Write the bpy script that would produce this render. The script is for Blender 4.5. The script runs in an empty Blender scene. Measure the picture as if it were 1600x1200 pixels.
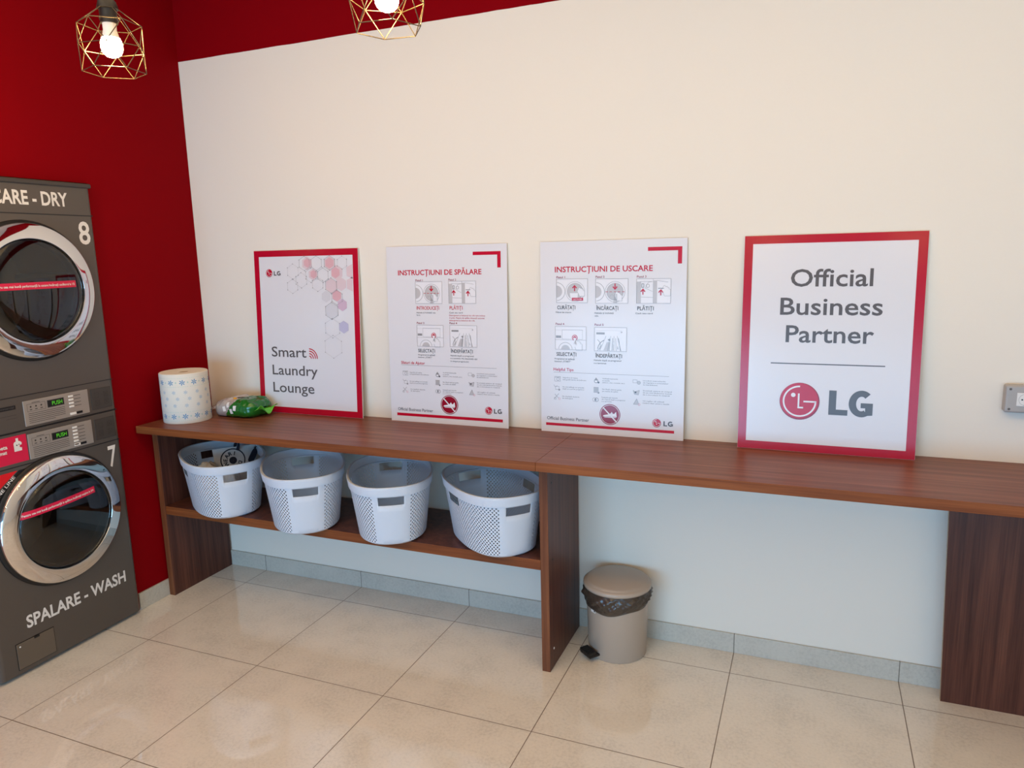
import bpy, bmesh, math, random
from mathutils import Vector, Matrix
from mathutils.geometry import tessellate_polygon
PI = math.pi
C = bpy.context.scene.collection
scn = bpy.context.scene
random.seed(4)

# ------------------------------------------------------------------ camera, world, daylight, exposure
cam_d = bpy.data.cameras.new('camera')
cam = bpy.data.objects.new('camera', cam_d); C.objects.link(cam)
cam.location = (2.6943, -2.8819, 1.6316)
cam.rotation_mode = 'XYZ'; cam.rotation_euler = (1.3941, 0.0246, 0.3896)
cam_d.sensor_width = 36.0; cam_d.sensor_fit = 'HORIZONTAL'
cam_d.lens = 1139.5 * 36.0 / 1600.0
cam_d.clip_start = 0.05
scn.camera = cam

world = bpy.data.worlds.new('daylight'); scn.world = world
world.use_nodes = True
bg = world.node_tree.nodes['Background']
bg.inputs['Color'].default_value = (0.30, 0.64, 1.0, 1); bg.inputs['Strength'].default_value = 0.5

def area(name, loc, rot, sx, sy, energy, col):
    l = bpy.data.lights.new(name, 'AREA'); l.shape = 'RECTANGLE'; l.size = sx; l.size_y = sy
    l.energy = energy; l.color = col
    o = bpy.data.objects.new(name, l); C.objects.link(o); o.location = loc; o.rotation_euler = rot
    return o
# daylight through the shop front behind the photographer
DAY = (0.28, 0.62, 1.0)
area('shopfront_daylight', (1.0, -5.62, 0.70), (PI/2, 0, 0), 2.6, 1.4, 130, DAY)
area('shopfront_daylight_right', (3.6, -5.62, 0.70), (PI/2, 0, 0), 2.6, 1.4, 52, DAY)
# unseen warm fill lights, added under the ceiling to warm the walls
WARM = (1.0, 0.63, 0.23)
area('added_warm_fill_near', (1.2, -2.0, 3.1), (0, 0, 0), 2.0, 2.5, 19, WARM)
area('added_warm_fill_right', (3.7, -2.0, 3.1), (0, 0, 0), 2.0, 2.5, 12, WARM)
area('added_warm_fill_far', (1.2, -4.3, 3.1), (0, 0, 0), 2.0, 2.0, 27, WARM)
LAMP_STRENGTH = 195.0
scn.view_settings.view_transform = 'Standard'; scn.view_settings.look = 'None'
scn.view_settings.gamma = 1.0; scn.view_settings.use_curve_mapping = False
scn.view_settings.exposure = 0.0

# ------------------------------------------------------------------ materials
def lin(c):
    return tuple(((v/255)/12.92 if v/255 <= 0.04045 else ((v/255+0.055)/1.055)**2.4) for v in c) + (1.0,)
def mat(name, rgb, rough=0.5, metal=0.0, spec=0.5, coat=0.0, emit=None, es=0.0, raw=False):
    m = bpy.data.materials.new(name); m.use_nodes = True
    b = m.node_tree.nodes['Principled BSDF']
    b.inputs['Base Color'].default_value = (tuple(rgb)+(1.0,)) if raw else lin(rgb)
    b.inputs['Roughness'].default_value = rough; b.inputs['Metallic'].default_value = metal
    b.inputs['Specular IOR Level'].default_value = spec
    b.inputs['Coat Weight'].default_value = coat; b.inputs['Coat Roughness'].default_value = 0.08
    if emit: b.inputs['Emission Color'].default_value = lin(emit); b.inputs['Emission Strength'].default_value = es
    return m
def N(m, t, **kw):
    n = m.node_tree.nodes.new(t)
    for k, v in kw.items(): setattr(n, k, v)
    return n
def L(m, a, b): m.node_tree.links.new(a, b)
def bsdf(m): return m.node_tree.nodes['Principled BSDF']
def math_n(m, op, a, b=None, c=None):
    n = N(m, 'ShaderNodeMath', operation=op)
    for i, v in enumerate((a, b, c)):
        if v is None: continue
        if isinstance(v, (int, float)): n.inputs[i].default_value = v
        else: L(m, v, n.inputs[i])
    return n.outputs[0]
def obj_coord(m, uv=False):
    t = N(m, 'ShaderNodeTexCoord'); s = N(m, 'ShaderNodeSeparateXYZ')
    L(m, t.outputs['UV' if uv else 'Object'], s.inputs[0]); return t.outputs['UV' if uv else 'Object'], s.outputs
def ramp(m, fac, stops):
    r = N(m, 'ShaderNodeValToRGB'); el = r.color_ramp.elements
    while len(el) < len(stops): el.new(0.5)
    for e, (p, c) in zip(el, stops): e.position = p; e.color = c
    L(m, fac, r.inputs[0]); return r.outputs[0]
def noise(m, vec, scale, detail=3, rough=0.5, vscale=None):
    if vscale:
        mp = N(m, 'ShaderNodeMapping'); mp.inputs['Scale'].default_value = vscale; L(m, vec, mp.inputs[0]); vec = mp.outputs[0]
    n = N(m, 'ShaderNodeTexNoise'); n.inputs['Scale'].default_value = scale
    n.inputs['Detail'].default_value = detail; n.inputs['Roughness'].default_value = rough
    L(m, vec, n.inputs['Vector']); return n.outputs['Fac']
def bump(m, h, dist=0.002, strength=0.3):
    b = N(m, 'ShaderNodeBump'); b.inputs['Distance'].default_value = dist; b.inputs['Strength'].default_value = strength
    L(m, h, b.inputs['Height']); L(m, b.outputs[0], bsdf(m).inputs['Normal'])

def plaster(name, rgb, rough=0.6, spec=0.2):
    m = mat(name, rgb, rough, spec=spec); v, _ = obj_coord(m)
    bump(m, noise(m, v, 55, 4), 0.003, 0.12); return m
M_WHITE = plaster('white_paint', (238, 229, 214))
M_RED = plaster('red_paint', (132, 0, 10), 0.7, 0.06)
M_CEIL = plaster('ceiling_paint', (226, 222, 214))
# white painted wall with the red band above the paint line
M_BACK = plaster('back_wall_paint', (238, 229, 214), 0.75, 0.05)
v, s = obj_coord(M_BACK)
edge = math_n(M_BACK, 'ADD', s['Z'], math_n(M_BACK, 'MULTIPLY', math_n(M_BACK, 'SUBTRACT', noise(M_BACK, v, 6, 3), 0.5), 0.006))
f = math_n(M_BACK, 'GREATER_THAN', edge, 2.590)
mx = N(M_BACK, 'ShaderNodeMix', data_type='RGBA'); L(M_BACK, f, mx.inputs['Factor'])
mx.inputs['A'].default_value = lin((238, 229, 214)); mx.inputs['B'].default_value = lin((132, 0, 10))
L(M_BACK, mx.outputs['Result'], bsdf(M_BACK).inputs['Base Color'])

TX, TY = 0.0540, -0.7651
def tile_mat(name, rgb, grout, rough, use_y=True, gw=0.0016, spec=0.4):
    m = mat(name, rgb, rough, spec=spec); v, s = obj_coord(m)
    def dist(c, o):
        a = math_n(m, 'FRACT', math_n(m, 'DIVIDE', math_n(m, 'SUBTRACT', c, o - 60.0), 0.6))
        return math_n(m, 'MULTIPLY', math_n(m, 'MINIMUM', a, math_n(m, 'SUBTRACT', 1.0, a)), 0.6)
    d = dist(s['X'], TX)
    if use_y: d = math_n(m, 'MINIMUM', d, dist(s['Y'], TY))
    g = math_n(m, 'LESS_THAN', d, gw)
    c0 = lin(rgb); dark = tuple(k*0.86 for k in c0[:3])+(1,); lite = tuple(k*1.07 for k in c0[:3])+(1,)
    n1 = noise(m, v, 90, 5, 0.65); n2 = noise(m, v, 7, 3)
    nn = math_n(m, 'ADD', math_n(m, 'MULTIPLY', n1, 0.6), math_n(m, 'MULTIPLY', n2, 0.4))
    col = ramp(m, nn, [(0.36, dark), (0.5, c0), (0.66, lite)])
    x = N(m, 'ShaderNodeMix', data_type='RGBA'); L(m, g, x.inputs['Factor']); L(m, col, x.inputs['A']); x.inputs['B'].default_value = lin(grout)
    L(m, x.outputs['Result'], bsdf(m).inputs['Base Color'])
    r = math_n(m, 'ADD', rough, math_n(m, 'MULTIPLY', g, 0.5)); L(m, r, bsdf(m).inputs['Roughness'])
    bump(m, math_n(m, 'SUBTRACT', 1.0, g), 0.001, 0.4)
    return m
M_FLOOR = tile_mat('floor_tile', (230, 223, 211), (120, 102, 86), 0.04, spec=1.0)
M_SKIRT = tile_mat('skirting_tile', (196, 192, 180), (120, 115, 105), 0.3, use_y=False)

def wood(name, axis, dark, mid, light, rough=0.35):
    m = mat(name, mid, rough, spec=0.3); v, s = obj_coord(m)
    sc = {'x': (0.55, 16, 16), 'z': (16, 16, 0.55)}[axis]
    n1 = noise(m, v, 2.2, 5, 0.6, sc)
    sc2 = {'x': (1.6, 90, 90), 'z': (90, 90, 1.6)}[axis]
    n2 = noise(m, v, 2.5, 3, 0.6, sc2)
    nn = math_n(m, 'ADD', math_n(m, 'MULTIPLY', n1, 0.7), math_n(m, 'MULTIPLY', n2, 0.3))
    col = ramp(m, nn, [(0.34, lin(dark)), (0.5, lin(mid)), (0.64, lin(light))])
    L(m, col, bsdf(m).inputs['Base Color']); bump(m, n2, 0.0006, 0.15); return m
M_WTOP = wood('walnut_worktop', 'x', (96, 54, 40), (122, 72, 54), (142, 90, 70), 0.38)  # walnut of the panels in a lighter tone, light on the top put into colour
M_WEDGE = wood('walnut_edge', 'x', (96, 46, 18), (124, 66, 28), (146, 84, 40), 0.62)
M_WSIDE = wood('walnut_panel', 'z', (62, 32, 24), (88, 50, 38), (108, 64, 48), 0.38)
M_WPALE = mat('pale_edge_band', (176, 158, 130), 0.5)

M_MACH = mat('graphite_enamel', (92, 84, 77), 0.32, metal=0.25, spec=0.5)
M_MACHD = mat('graphite_recess', (66, 60, 55), 0.4)
M_PANEL = mat('silver_panel', (170, 160, 150), 0.35, metal=0.4)
M_CHROME = mat('chrome', (225, 222, 218), 0.04, metal=1.0)
M_BLACK = mat('black_plastic', (14, 13, 13), 0.35)
M_RUBBER = mat('black_rubber', (10, 10, 10), 0.5)
M_DRUM = mat('steel_drum', (120, 116, 110), 0.3, metal=0.8)
M_LETTER = mat('white_lettering', (232, 228, 222), 0.5)
M_PINK = mat('magenta_sticker', (214, 18, 66), 0.4)
M_STICKRED = mat('red_sticker', (222, 8, 22), 0.4)
M_GREEN = mat('green_digits', (10, 30, 5), 0.4, emit=(120, 255, 60), es=0.55)
M_GREY = mat('grey_print', (92, 86, 82), 0.5)
M_DGREY = mat('dark_print', (40, 38, 38), 0.5)
M_ICON = mat('panel_icon_print', (58, 52, 48), 0.5)
# door glass: dark, clear, reflecting
M_GLASS = bpy.data.materials.new('door_glass'); M_GLASS.use_nodes = True
nt = M_GLASS.node_tree; nt.nodes.clear()
o_ = nt.nodes.new('ShaderNodeOutputMaterial'); mxs = nt.nodes.new('ShaderNodeMixShader')
tr = nt.nodes.new('ShaderNodeBsdfTransparent'); tr.inputs[0].default_value = (0.55, 0.53, 0.5, 1)
gl = nt.nodes.new('ShaderNodeBsdfGlossy'); gl.inputs['Roughness'].default_value = 0.02
fr = nt.nodes.new('ShaderNodeFresnel'); fr.inputs[0].default_value = 1.75
nt.links.new(fr.outputs[0], mxs.inputs[0]); nt.links.new(tr.outputs[0], mxs.inputs[1]); nt.links.new(gl.outputs[0], mxs.inputs[2])
nt.links.new(mxs.outputs[0], o_.inputs[0])

M_BOARD = mat('board_white', (228, 226, 228), 0.2, spec=0.4)
M_BSIDE = mat('board_edge', (222, 220, 216), 0.5)
M_BRED = mat('print_red', (196, 16, 48), 0.2, spec=0.4)
M_BREDB = mat('print_border_red', (186, 14, 44), 0.2, spec=0.4)
M_BGREY = mat('print_charcoal', (98, 93, 93), 0.2, spec=0.4)
M_BMID = mat('print_mid_grey', (150, 148, 148), 0.2, spec=0.4)
M_BPALE = mat('print_pale_grey', (196, 192, 192), 0.2, spec=0.4)
M_BWHITE = mat('print_white', (236, 234, 236), 0.2, spec=0.4)
M_BDARKRED = mat('print_dark_red', (150, 16, 40), 0.2, spec=0.4)
M_HEXA = mat('print_hex_rose', (224, 176, 182), 0.2, spec=0.4)
M_HEXB = mat('print_hex_pale_rose', (225, 203, 206), 0.2, spec=0.4)
M_HEXC = mat('print_hex_mauve', (212, 182, 200), 0.2, spec=0.4)
M_HEXD = mat('print_hex_violet', (194, 190, 214), 0.2, spec=0.4)
M_HEXE = mat('print_hex_grey', (216, 213, 216), 0.2, spec=0.4)

# ------------------------------------------------------------------ mesh helpers
def tag(o, label=None, cat=None, group=None, kind=None):
    if label: o['label'] = label
    if cat: o['category'] = cat
    if group: o['group'] = group
    if kind: o['kind'] = kind
    return o
def link(name, me, parent=None, loc=None, rot=None):
    o = bpy.data.objects.new(name, me); C.objects.link(o)
    if parent: o.parent = parent
    if loc is not None: o.location = loc
    if rot is not None: o.rotation_euler = rot
    return o
def empty(name, loc=(0, 0, 0), rot=(0, 0, 0)):
    o = bpy.data.objects.new(name, None); C.objects.link(o); o.location = loc; o.rotation_euler = rot
    o.empty_display_size = 0.05; return o
class MB:
    def __init__(s): s.v = []; s.f = []; s.m = []; s.uv = {}
    def add(s, vs, fs, mi=0):
        k = len(s.v); s.v += [tuple(x) for x in vs]; s.f += [tuple(i+k for i in f) for f in fs]; s.m += [mi]*len(fs); return s
    def box(s, x0, y0, z0, x1, y1, z1, mi=0):
        vs = [(x, y, z) for z in (z0, z1) for y in (y0, y1) for x in (x0, x1)]
        return s.add(vs, [(0,2,3,1), (4,5,7,6), (0,1,5,4), (2,6,7,3), (0,4,6,2), (1,3,7,5)], mi)
    def lathe(s, prof, n=48, mi=0, M=None, cap0=False, cap1=False):
        vs = [];
        for r, z in prof:
            for i in range(n):
                a = 2*PI*i/n; p = Vector((r*math.cos(a), r*math.sin(a), z)); vs.append(M @ p if M else p)
        fs = [(j*n+i, j*n+(i+1) % n, (j+1)*n+(i+1) % n, (j+1)*n+i) for j in range(len(prof)-1) for i in range(n)]
        if cap0: fs.append(tuple(reversed(range(n))))
        if cap1: fs.append(tuple(range((len(prof)-1)*n, len(prof)*n)))
        return s.add(vs, fs, mi)
    def tube(s, pts, r, n=6, mi=0, closed=False, caps=True):
        pts = [Vector(p) for p in pts]; k = len(pts); rings = []
        up = None
        for i, p in enumerate(pts):
            a = pts[(i-1) % k] if (closed or i > 0) else p; b = pts[(i+1) % k] if (closed or i < k-1) else p
            t = (b-a).normalized()
            if up is None:
                up = Vector((0, 0, 1)) if abs(t.z) < 0.9 else Vector((1, 0, 0))
            e1 = (up - t*up.dot(t)).normalized(); e2 = t.cross(e1); up = e1
            rr = r[i] if isinstance(r, (list, tuple)) else r
            rings.append([p + (e1*math.cos(2*PI*j/n) + e2*math.sin(2*PI*j/n))*rr for j in range(n)])
        vs = [q for R in rings for q in R]
        m = k if closed else k-1
        fs = [(i*n+j, i*n+(j+1) % n, ((i+1) % k)*n+(j+1) % n, ((i+1) % k)*n+j) for i in range(m) for j in range(n)]
        if not closed and caps: fs += [tuple(reversed(range(n))), tuple(range((k-1)*n, k*n))]
        return s.add(vs, fs, mi)
    def grid(s, fn, nu, nv, mi=0, closeu=False):
        vs = [fn(i/(nu if closeu else nu-1), j/(nv-1)) for j in range(nv) for i in range(nu)]
        m = nu if closeu else nu-1
        fs = [(j*nu+i, j*nu+(i+1) % nu, (j+1)*nu+(i+1) % nu, (j+1)*nu+i) for j in range(nv-1) for i in range(m)]
        return s.add(vs, fs, mi)
    def build(s, name, mats, parent=None, smooth=False, bevel=0, segs=2, loc=None, rot=None, fix=True, auto=None):
        me = bpy.data.meshes.new(name); me.from_pydata(s.v, [], s.f)
        if not isinstance(mats, (list, tuple)): mats = [mats]
        for m in mats: me.materials.append(m)
        me.polygons.foreach_set('material_index', s.m)
        if fix:
            bm = bmesh.new(); bm.from_mesh(me); bmesh.ops.recalc_face_normals(bm, faces=bm.faces); bm.to_mesh(me); bm.free()
        if smooth: me.polygons.foreach_set('use_smooth', [True]*len(me.polygons))
        if auto is not None: me.set_sharp_from_angle(angle=math.radians(auto))
        o = link(name, me, parent, loc, rot)
        if bevel:
            b = o.modifiers.new('bevel', 'BEVEL'); b.width = bevel; b.segments = segs; b.limit_method = 'ANGLE'; b.angle_limit = math.radians(40)
        return o
def boxo(name, a, b, m, parent=None, bevel=0.0015, segs=2):
    return MB().box(*a, *b).build(name, m, parent, bevel=bevel, segs=segs)

# ---- flat print: 2-D shapes on the local X/Z plane of a face that looks along local -Y
_tc = {}
def glyphs(text, bold=0.0, space=1.0):
    k = (text, bold, space)
    if k not in _tc:
        cu = bpy.data.curves.new('t', 'FONT'); cu.body = text; cu.offset = bold; cu.resolution_u = 3; cu.space_character = space
        o = bpy.data.objects.new('t', cu); C.objects.link(o)
        dg = bpy.context.evaluated_depsgraph_get(); ev = o.evaluated_get(dg); me = ev.to_mesh()
        vs = [(p.co.x, p.co.y) for p in me.vertices]; fs = [tuple(p.vertices) for p in me.polygons]
        ev.to_mesh_clear(); bpy.data.objects.remove(o); bpy.data.curves.remove(cu)
        x0 = min([p[0] for p in vs] or [0]); x1 = max([p[0] for p in vs] or [1])
        _tc[k] = (vs, fs, x0, x1)
    return _tc[k]
_h = glyphs('H'); CAP = max(p[1] for p in _h[0])
class Flat(MB):
    def __init__(s): super().__init__(); s.mats = []
    def mi(s, m):
        if m not in s.mats: s.mats.append(m)
        return s.mats.index(m)
    def poly(s, pts, m, d=1):
        y = -0.0004*d
        if len(pts) > 4:
            tris = tessellate_polygon([[Vector((a, b, 0)) for a, b in pts]])
        else: tris = [tuple(range(len(pts)))]
        return s.add([(a, y, b) for a, b in pts], tris, s.mi(m))
    def rect(s, u0, v0, u1, v1, m, d=1): return s.poly([(u0, v0), (u1, v0), (u1, v1), (u0, v1)], m, d)
    def frame(s, u0, v0, u1, v1, w, m, d=1):
        s.rect(u0, v0, u1, v0+w, m, d); s.rect(u0, v1-w, u1, v1, m, d); s.rect(u0, v0+w, u0+w, v1-w, m, d); s.rect(u1-w, v0+w, u1, v1-w, m, d)
    def disc(s, cx, cy, r, m, d=1, n=32, ry=None):
        ry = ry or r; y = -0.0004*d
        return s.add([(cx+r*math.cos(2*PI*i/n), y, cy+ry*math.sin(2*PI*i/n)) for i in range(n)], [tuple(range(n))], s.mi(m))
    def ring(s, cx, cy, r0, r1, m, d=1, a0=0, a1=360, n=40):
        y = -0.0004*d; vs = []
        for i in range(n+1):
            a = math.radians(a0+(a1-a0)*i/n)
            vs += [(cx+r0*math.cos(a), y, cy+r0*math.sin(a)), (cx+r1*math.cos(a), y, cy+r1*math.sin(a))]
        return s.add(vs, [(2*i, 2*i+1, 2*i+3, 2*i+2) for i in range(n)], s.mi(m))
    def line(s, pts, w, m, d=1):
        for (a, b), (c, e) in zip(pts, pts[1:]):
            l = math.hypot(c-a, e-b) or 1; nx, ny = -(e-b)/l*w/2, (c-a)/l*w/2
            s.poly([(a+nx, b+ny), (c+nx, e+ny), (c-nx, e-ny), (a-nx, b-ny)], m, d)
    def text(s, t, u, v, h=None, w=None, m=None, d=2, bold=0.0, align='l', rot=0.0, space=1.0):
        vs, fs, x0, x1 = glyphs(t, bold, space)
        if h is None: sx = sy = w/(x1-x0)
        else: sy = h/CAP; sx = w/(x1-x0) if w else sy
        W = (x1-x0)*sx; off = {'l': 0, 'c': -W/2, 'r': -W}[align]; y = -0.0004*d
        ca, sa = math.cos(rot), math.sin(rot); out = []
        for a, b in vs:
            p, q = (a-x0)*sx+off, b*sy; out.append((u+p*ca-q*sa, y, v+p*sa+q*ca))
        return s.add(out, fs, s.mi(m))
    def arrow(s, u, v, h, m, d=3, up=True):
        k = 1 if up else -1; w = h*0.42
        s.poly([(u, v+k*h/2), (u-w, v+k*h*0.02), (u-w*0.62, v-k*h*0.08), (u-w*0.2, v+k*h*0.16), (u-w*0.2, v-k*h/2),
                (u+w*0.2, v-k*h/2), (u+w*0.2, v+k*h*0.16), (u+w*0.62, v-k*h*0.08), (u+w, v+k*h*0.02)], m, d)
    def put(s, name, parent, loc=None):
        return s.build(name, s.mats, parent, fix=False, loc=loc)

# ------------------------------------------------------------------ the room
def struct(name, mb, m, **kw): return tag(mb.build(name, m, **kw), kind='structure')
XL, XR, YF, ZC = -0.223, 5.2, -5.55, 3.15
struct('floor', MB().box(-1.2, YF-0.2, -0.1, XR+0.1, 0.1, 0.0), M_FLOOR)
struct('ceiling', MB().box(-1.2, YF-0.2, ZC, XR+0.1, 0.1, ZC+0.1), M_CEIL)
struct('wall_back', MB().box(-1.2, 0.0, 0.0, XR+0.1, 0.1, ZC), M_BACK)
# left partition with the opening the machines stand in
lw = MB().box(XL-0.1, -0.575, 0, XL, 0.0, ZC).box(XL-0.1, YF, 1.975, XL, -0.575, ZC).box(XL-0.1, YF, 0, XL, -1.26, 1.975)
struct('wall_left', lw, M_RED)
struct('wall_niche', MB().box(-1.2, YF, 0, -1.1, 0, ZC), M_RED)
struct('wall_right', MB().box(XR, YF, 0, XR+0.1, 0, ZC), M_WHITE)
fw = MB().box(-1.2, YF-0.15, 0, -0.35, YF, ZC).box(4.95, YF-0.15, 0, XR, YF, ZC).box(-0.35, YF-0.15, 2.6, 4.95, YF, ZC)
struct('wall_front', fw, M_WHITE)
wf = MB()
for x in (-0.35, 0.97, 2.27, 3.6, 4.89): wf.box(x, YF-0.09, 0.0, x+0.06, YF-0.03, 2.6)
wf.box(-0.35, YF-0.09, 0, 4.95, YF-0.03, 0.08).box(-0.35, YF-0.09, 2.54, 4.95, YF-0.03, 2.6)
struct('window_1', wf, mat('window_frame', (70, 70, 72), 0.4))
struct('baseboard_back', MB().box(XL, -0.010, 0, XR, 0, 0.0823), M_SKIRT, bevel=0.0015)
struct('baseboard_left', MB().box(XL, -0.572, 0, XL+0.010, -0.010, 0.0823), M_SKIRT, bevel=0.0015)

# ------------------------------------------------------------------ the counter
HC = 0.884
ct = empty('counter', (0.8, -0.2, 0))
tag(ct, 'long walnut folding counter with a low open shelf, running along the white wall', 'counter')
off = Vector((-0.8, 0.2, 0))
def cpart(name, a, b, m, bevel=0.0012, label=None):
    a = Vector(a)+off; b = Vector(b)+off
    mb = MB().box(*a, *b); o = mb.build(name, m if isinstance(m, list) else [m], ct, bevel=bevel)
    if label: o['label'] = label
    return o
def top_mats(o):
    me = o.data
    for p in me.polygons: p.material_index = 0 if p.normal.z > 0.5 else 1
top_mats(cpart('countertop', (-0.203, -0.493, 0.850), (1.7840, -0.001, HC), [M_WTOP, M_WEDGE]))
top_mats(cpart('countertop', (1.7848, -0.493, 0.850), (5.195, -0.001, HC), [M_WTOP, M_WEDGE]))
def side_mats(o):
    for p in o.data.polygons: p.material_index = 1 if p.normal.y < -0.5 else 0
M_WEDGEZ = wood('walnut_upright_edge', 'z', (88, 46, 24), (112, 64, 36), (132, 80, 46), 0.6)
side_mats(cpart('side_panel', (-0.2125, -0.4012, 0), (-0.1785, -0.0125, 0.8495), [M_WSIDE, M_WEDGEZ]))
mp_ = cpart('side_panel', (1.7627, -0.4012, 0), (1.7967, -0.0125, 0.8495), [M_WSIDE, M_WEDGEZ]); side_mats(mp_)
top_mats(cpart('shelf', (-0.178, -0.4005, 0.4241), (1.7622, -0.012, 0.4657), [M_WSIDE, M_WEDGE]))
for z, c in ((0.766, M_BLACK), (0.455, M_BLACK), (0.08, M_LETTER)):
    MB().lathe([(0.0001, 0.0012), (0.0045, 0.0012), (0.005, 0)], 14, M=Matrix.Translation(Vector((1.7968, -0.355, z))+off) @ Matrix.Rotation(PI/2, 4, 'Y')).build('screw_cap', c, ct)
# front panels under the right end, leaning a touch
for x0, x1 in ((3.171, 3.447), (3.4475, 5.15)):
    mb = MB(); lean = 0.026
    vs = []
    for z, dx in ((0.0, 0.010), (0.8495, -0.016)):
        for y in (-0.0903, -0.0723): 
            for x in (x0+dx, x1+dx): vs.append(Vector((x, y, z))+off)
    mb.add(vs, [(0,2,3,1), (4,5,7,6), (0,1,5,4), (2,6,7,3), (0,4,6,2), (1,3,7,5)])
    o = mb.build('front_panel', [M_WSIDE, M_WPALE], ct)
    for p in o.data.polygons: p.material_index = 1 if p.normal.x < -0.5 else 0

# ------------------------------------------------------------------ display boards
def board(x0, w, yb, label, border=False):
    t = math.atan2(-0.010-yb, 0.789)
    r = empty('poster_board', (x0, yb, HC+0.0005), (-t, 0, 0))
    tag(r, label, 'sign')
    mb = MB().box(0, 0, 0, w, 0.006, 0.792)
    o = mb.build('board', [M_BOARD, M_BSIDE], r)
    for p in o.data.polygons: p.material_index = 0 if p.normal.y < -0.5 else 1
    if border:
        f = Flat(); f.frame(0.0005, 0.0005, w-0.0005, 0.7915, 0.0295, M_BREDB, 1); f.put('border', r)
    return r
def lg_ball(f, cx, cy, r):
    f.disc(cx, cy, r, M_BDARKRED, 2, 48); f.disc(cx-r*0.02, cy+r*0.03, r*0.955, M_BRED, 3, 48)
    w = r*0.085; R = r*0.80
    f.ring(cx, cy, R-w/2, R+w/2, M_BWHITE, 4, 90, 360, 48)
    f.rect(cx+r*0.20, cy-w/2, cx+R+w/2, cy+w/2, M_BWHITE, 4)
    f.rect(cx-r*0.045-w/2, cy-r*0.38, cx-r*0.045+w/2, cy+r*0.42, M_BWHITE, 4)
    f.rect(cx-r*0.045-w/2, cy-r*0.38, cx+r*0.20, cy-r*0.38+w, M_BWHITE, 5)
    f.disc(cx-r*0.32, cy+r*0.33, r*0.115, M_BWHITE, 4, 20)
def letter_L(f, u, v, w, h, t, m):
    f.poly([(u, v), (u+w, v), (u+w, v+t*0.82), (u+t, v+t*0.82), (u+t, v+h), (u, v+h)], m, 2)
def letter_G(f, u, v, w, h, t, m):
    cx, cy = u+w*0.53, v+h/2; rx, ry = w*0.53, h/2*1.03; n = 30; out = []; inn = []
    for i in range(n+1):
        a = math.radians(48+(300-48)*i/n)
        out.append((cx+rx*math.cos(a)*1.0, cy+ry*math.sin(a))); inn.append((cx+(rx-t)*math.cos(a), cy+(ry-t*0.9)*math.sin(a)))
    for i in range(n): f.poly([out[i], out[i+1], inn[i+1], inn[i]], m, 2)
    f.poly([inn[-1], out[-1], (u+w, v+h*0.07), (u+w, v+h*0.53), (u+w*0.50, v+h*0.53), (u+w*0.50, v+h*0.34), (u+w-t, v+h*0.34), (u+w-t, v+h*0.17)], m, 2)
def lg_logo(parent, cx, cy, r, lu, lv, lw, lh):
    f = Flat(); lg_ball(f, cx, cy, r)
    t = lh*0.27; letter_L(f, lu, lv, lw*0.40, lh, t, M_BGREY); letter_G(f, lu+lw*0.46, lv, lw*0.54, lh, t, M_BGREY)
    return f.put('brand_emblem', parent)

# --- Smart Laundry Lounge
b = board(0.151, 0.602, -0.052, 'red bordered poster reading Smart Laundry Lounge with pale hexagons, behind green wipes', True)
f = Flat()
def hexa(u, v, r, m, d=2): f.poly([(u+r*math.cos(PI/2+k*PI/3), v+r*math.sin(PI/2+k*PI/3)) for k in range(6)], m, d)
def hexo(u, v, r, m, w=0.0012, dots=True, d=4):
    p = [(u+r*math.cos(PI/2+k*PI/3), v+r*math.sin(PI/2+k*PI/3)) for k in range(7)]
    f.line(p, w, m, d)
    if dots:
        for q in p[:6]: f.disc(q[0], q[1], 0.0022, M_BMID, d+1, 8)
for u, v, r, m in ((0.316, .727, .032, M_HEXB), (.444, .727, .032, M_HEXB), (.348, .675, .028, M_HEXB), (.483, .682, .036, M_HEXB),
                   (.449, .622, .034, M_HEXB), (.505, .628, .032, M_HEXB), (.418, .571, .028, M_HEXE), (.448, .504, .036, M_HEXE)):
    hexa(u, v, r, m, 2)
for u, v, r, m in ((.318, .729, .022, M_HEXA), (.444, .727, .026, M_HEXA), (.476, .682, .026, M_HEXA), (.479, .575, .028, M_HEXA),
                   (.508, .532, .029, M_HEXC), (.512, .429, .030, M_HEXD), (.352, .676, .020, M_HEXA)): hexa(u, v, r, m, 3)
for pu, pv in ((.553, .686), (.553, .628)):
    f.poly([(pu-.016, pv-.02), (pu+.016, pv-.034), (pu+.016, pv+.034), (pu-.016, pv+.02)], M_HEXB, 2)
for u, v, r, m in ((.369, .727, .034, M_BMID), (.300, .727, .034, M_BMID), (.405, .671, .034, M_BMID), (.336, .671, .034, M_BPALE), (.449, .622, .036, M_BMID),
                   (.480, .566, .034, M_BMID), (.448, .504, .040, M_BGREY), (.449, .423, .046, M_BPALE), (.450, .335, .054, M_BPALE),
                   (.279, .648, .036, M_BPALE), (.232, .69, .036, M_BPALE), (.227, .62, .034, M_BPALE), (.373, .629, .034, M_BPALE), (.444, .727, .034, M_BMID), (.514, .727, .03, M_BPALE)):
    hexo(u, v, r, m, 0.0010)
f.put('hexagon_pattern', b)
lg_logo(b, .089, .684, .0195, .117, .672, .041, .021)
for t_, v_, w_ in (('Smart', .279, .208), ('Laundry', .190, .270), ('Lounge', .104, .247)):
    f = Flat(); f.text(t_, .083, v_, h=.0475, w=w_, m=M_BGREY, bold=0.008); f.put('headline', b)
f = Flat()
for r in (.012, .024, .036, .047): f.ring(.308, .275, r-.0030, r+.0020, M_BRED, 2, 0, 90, 16)
f.put('signal_mark', b)

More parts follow.
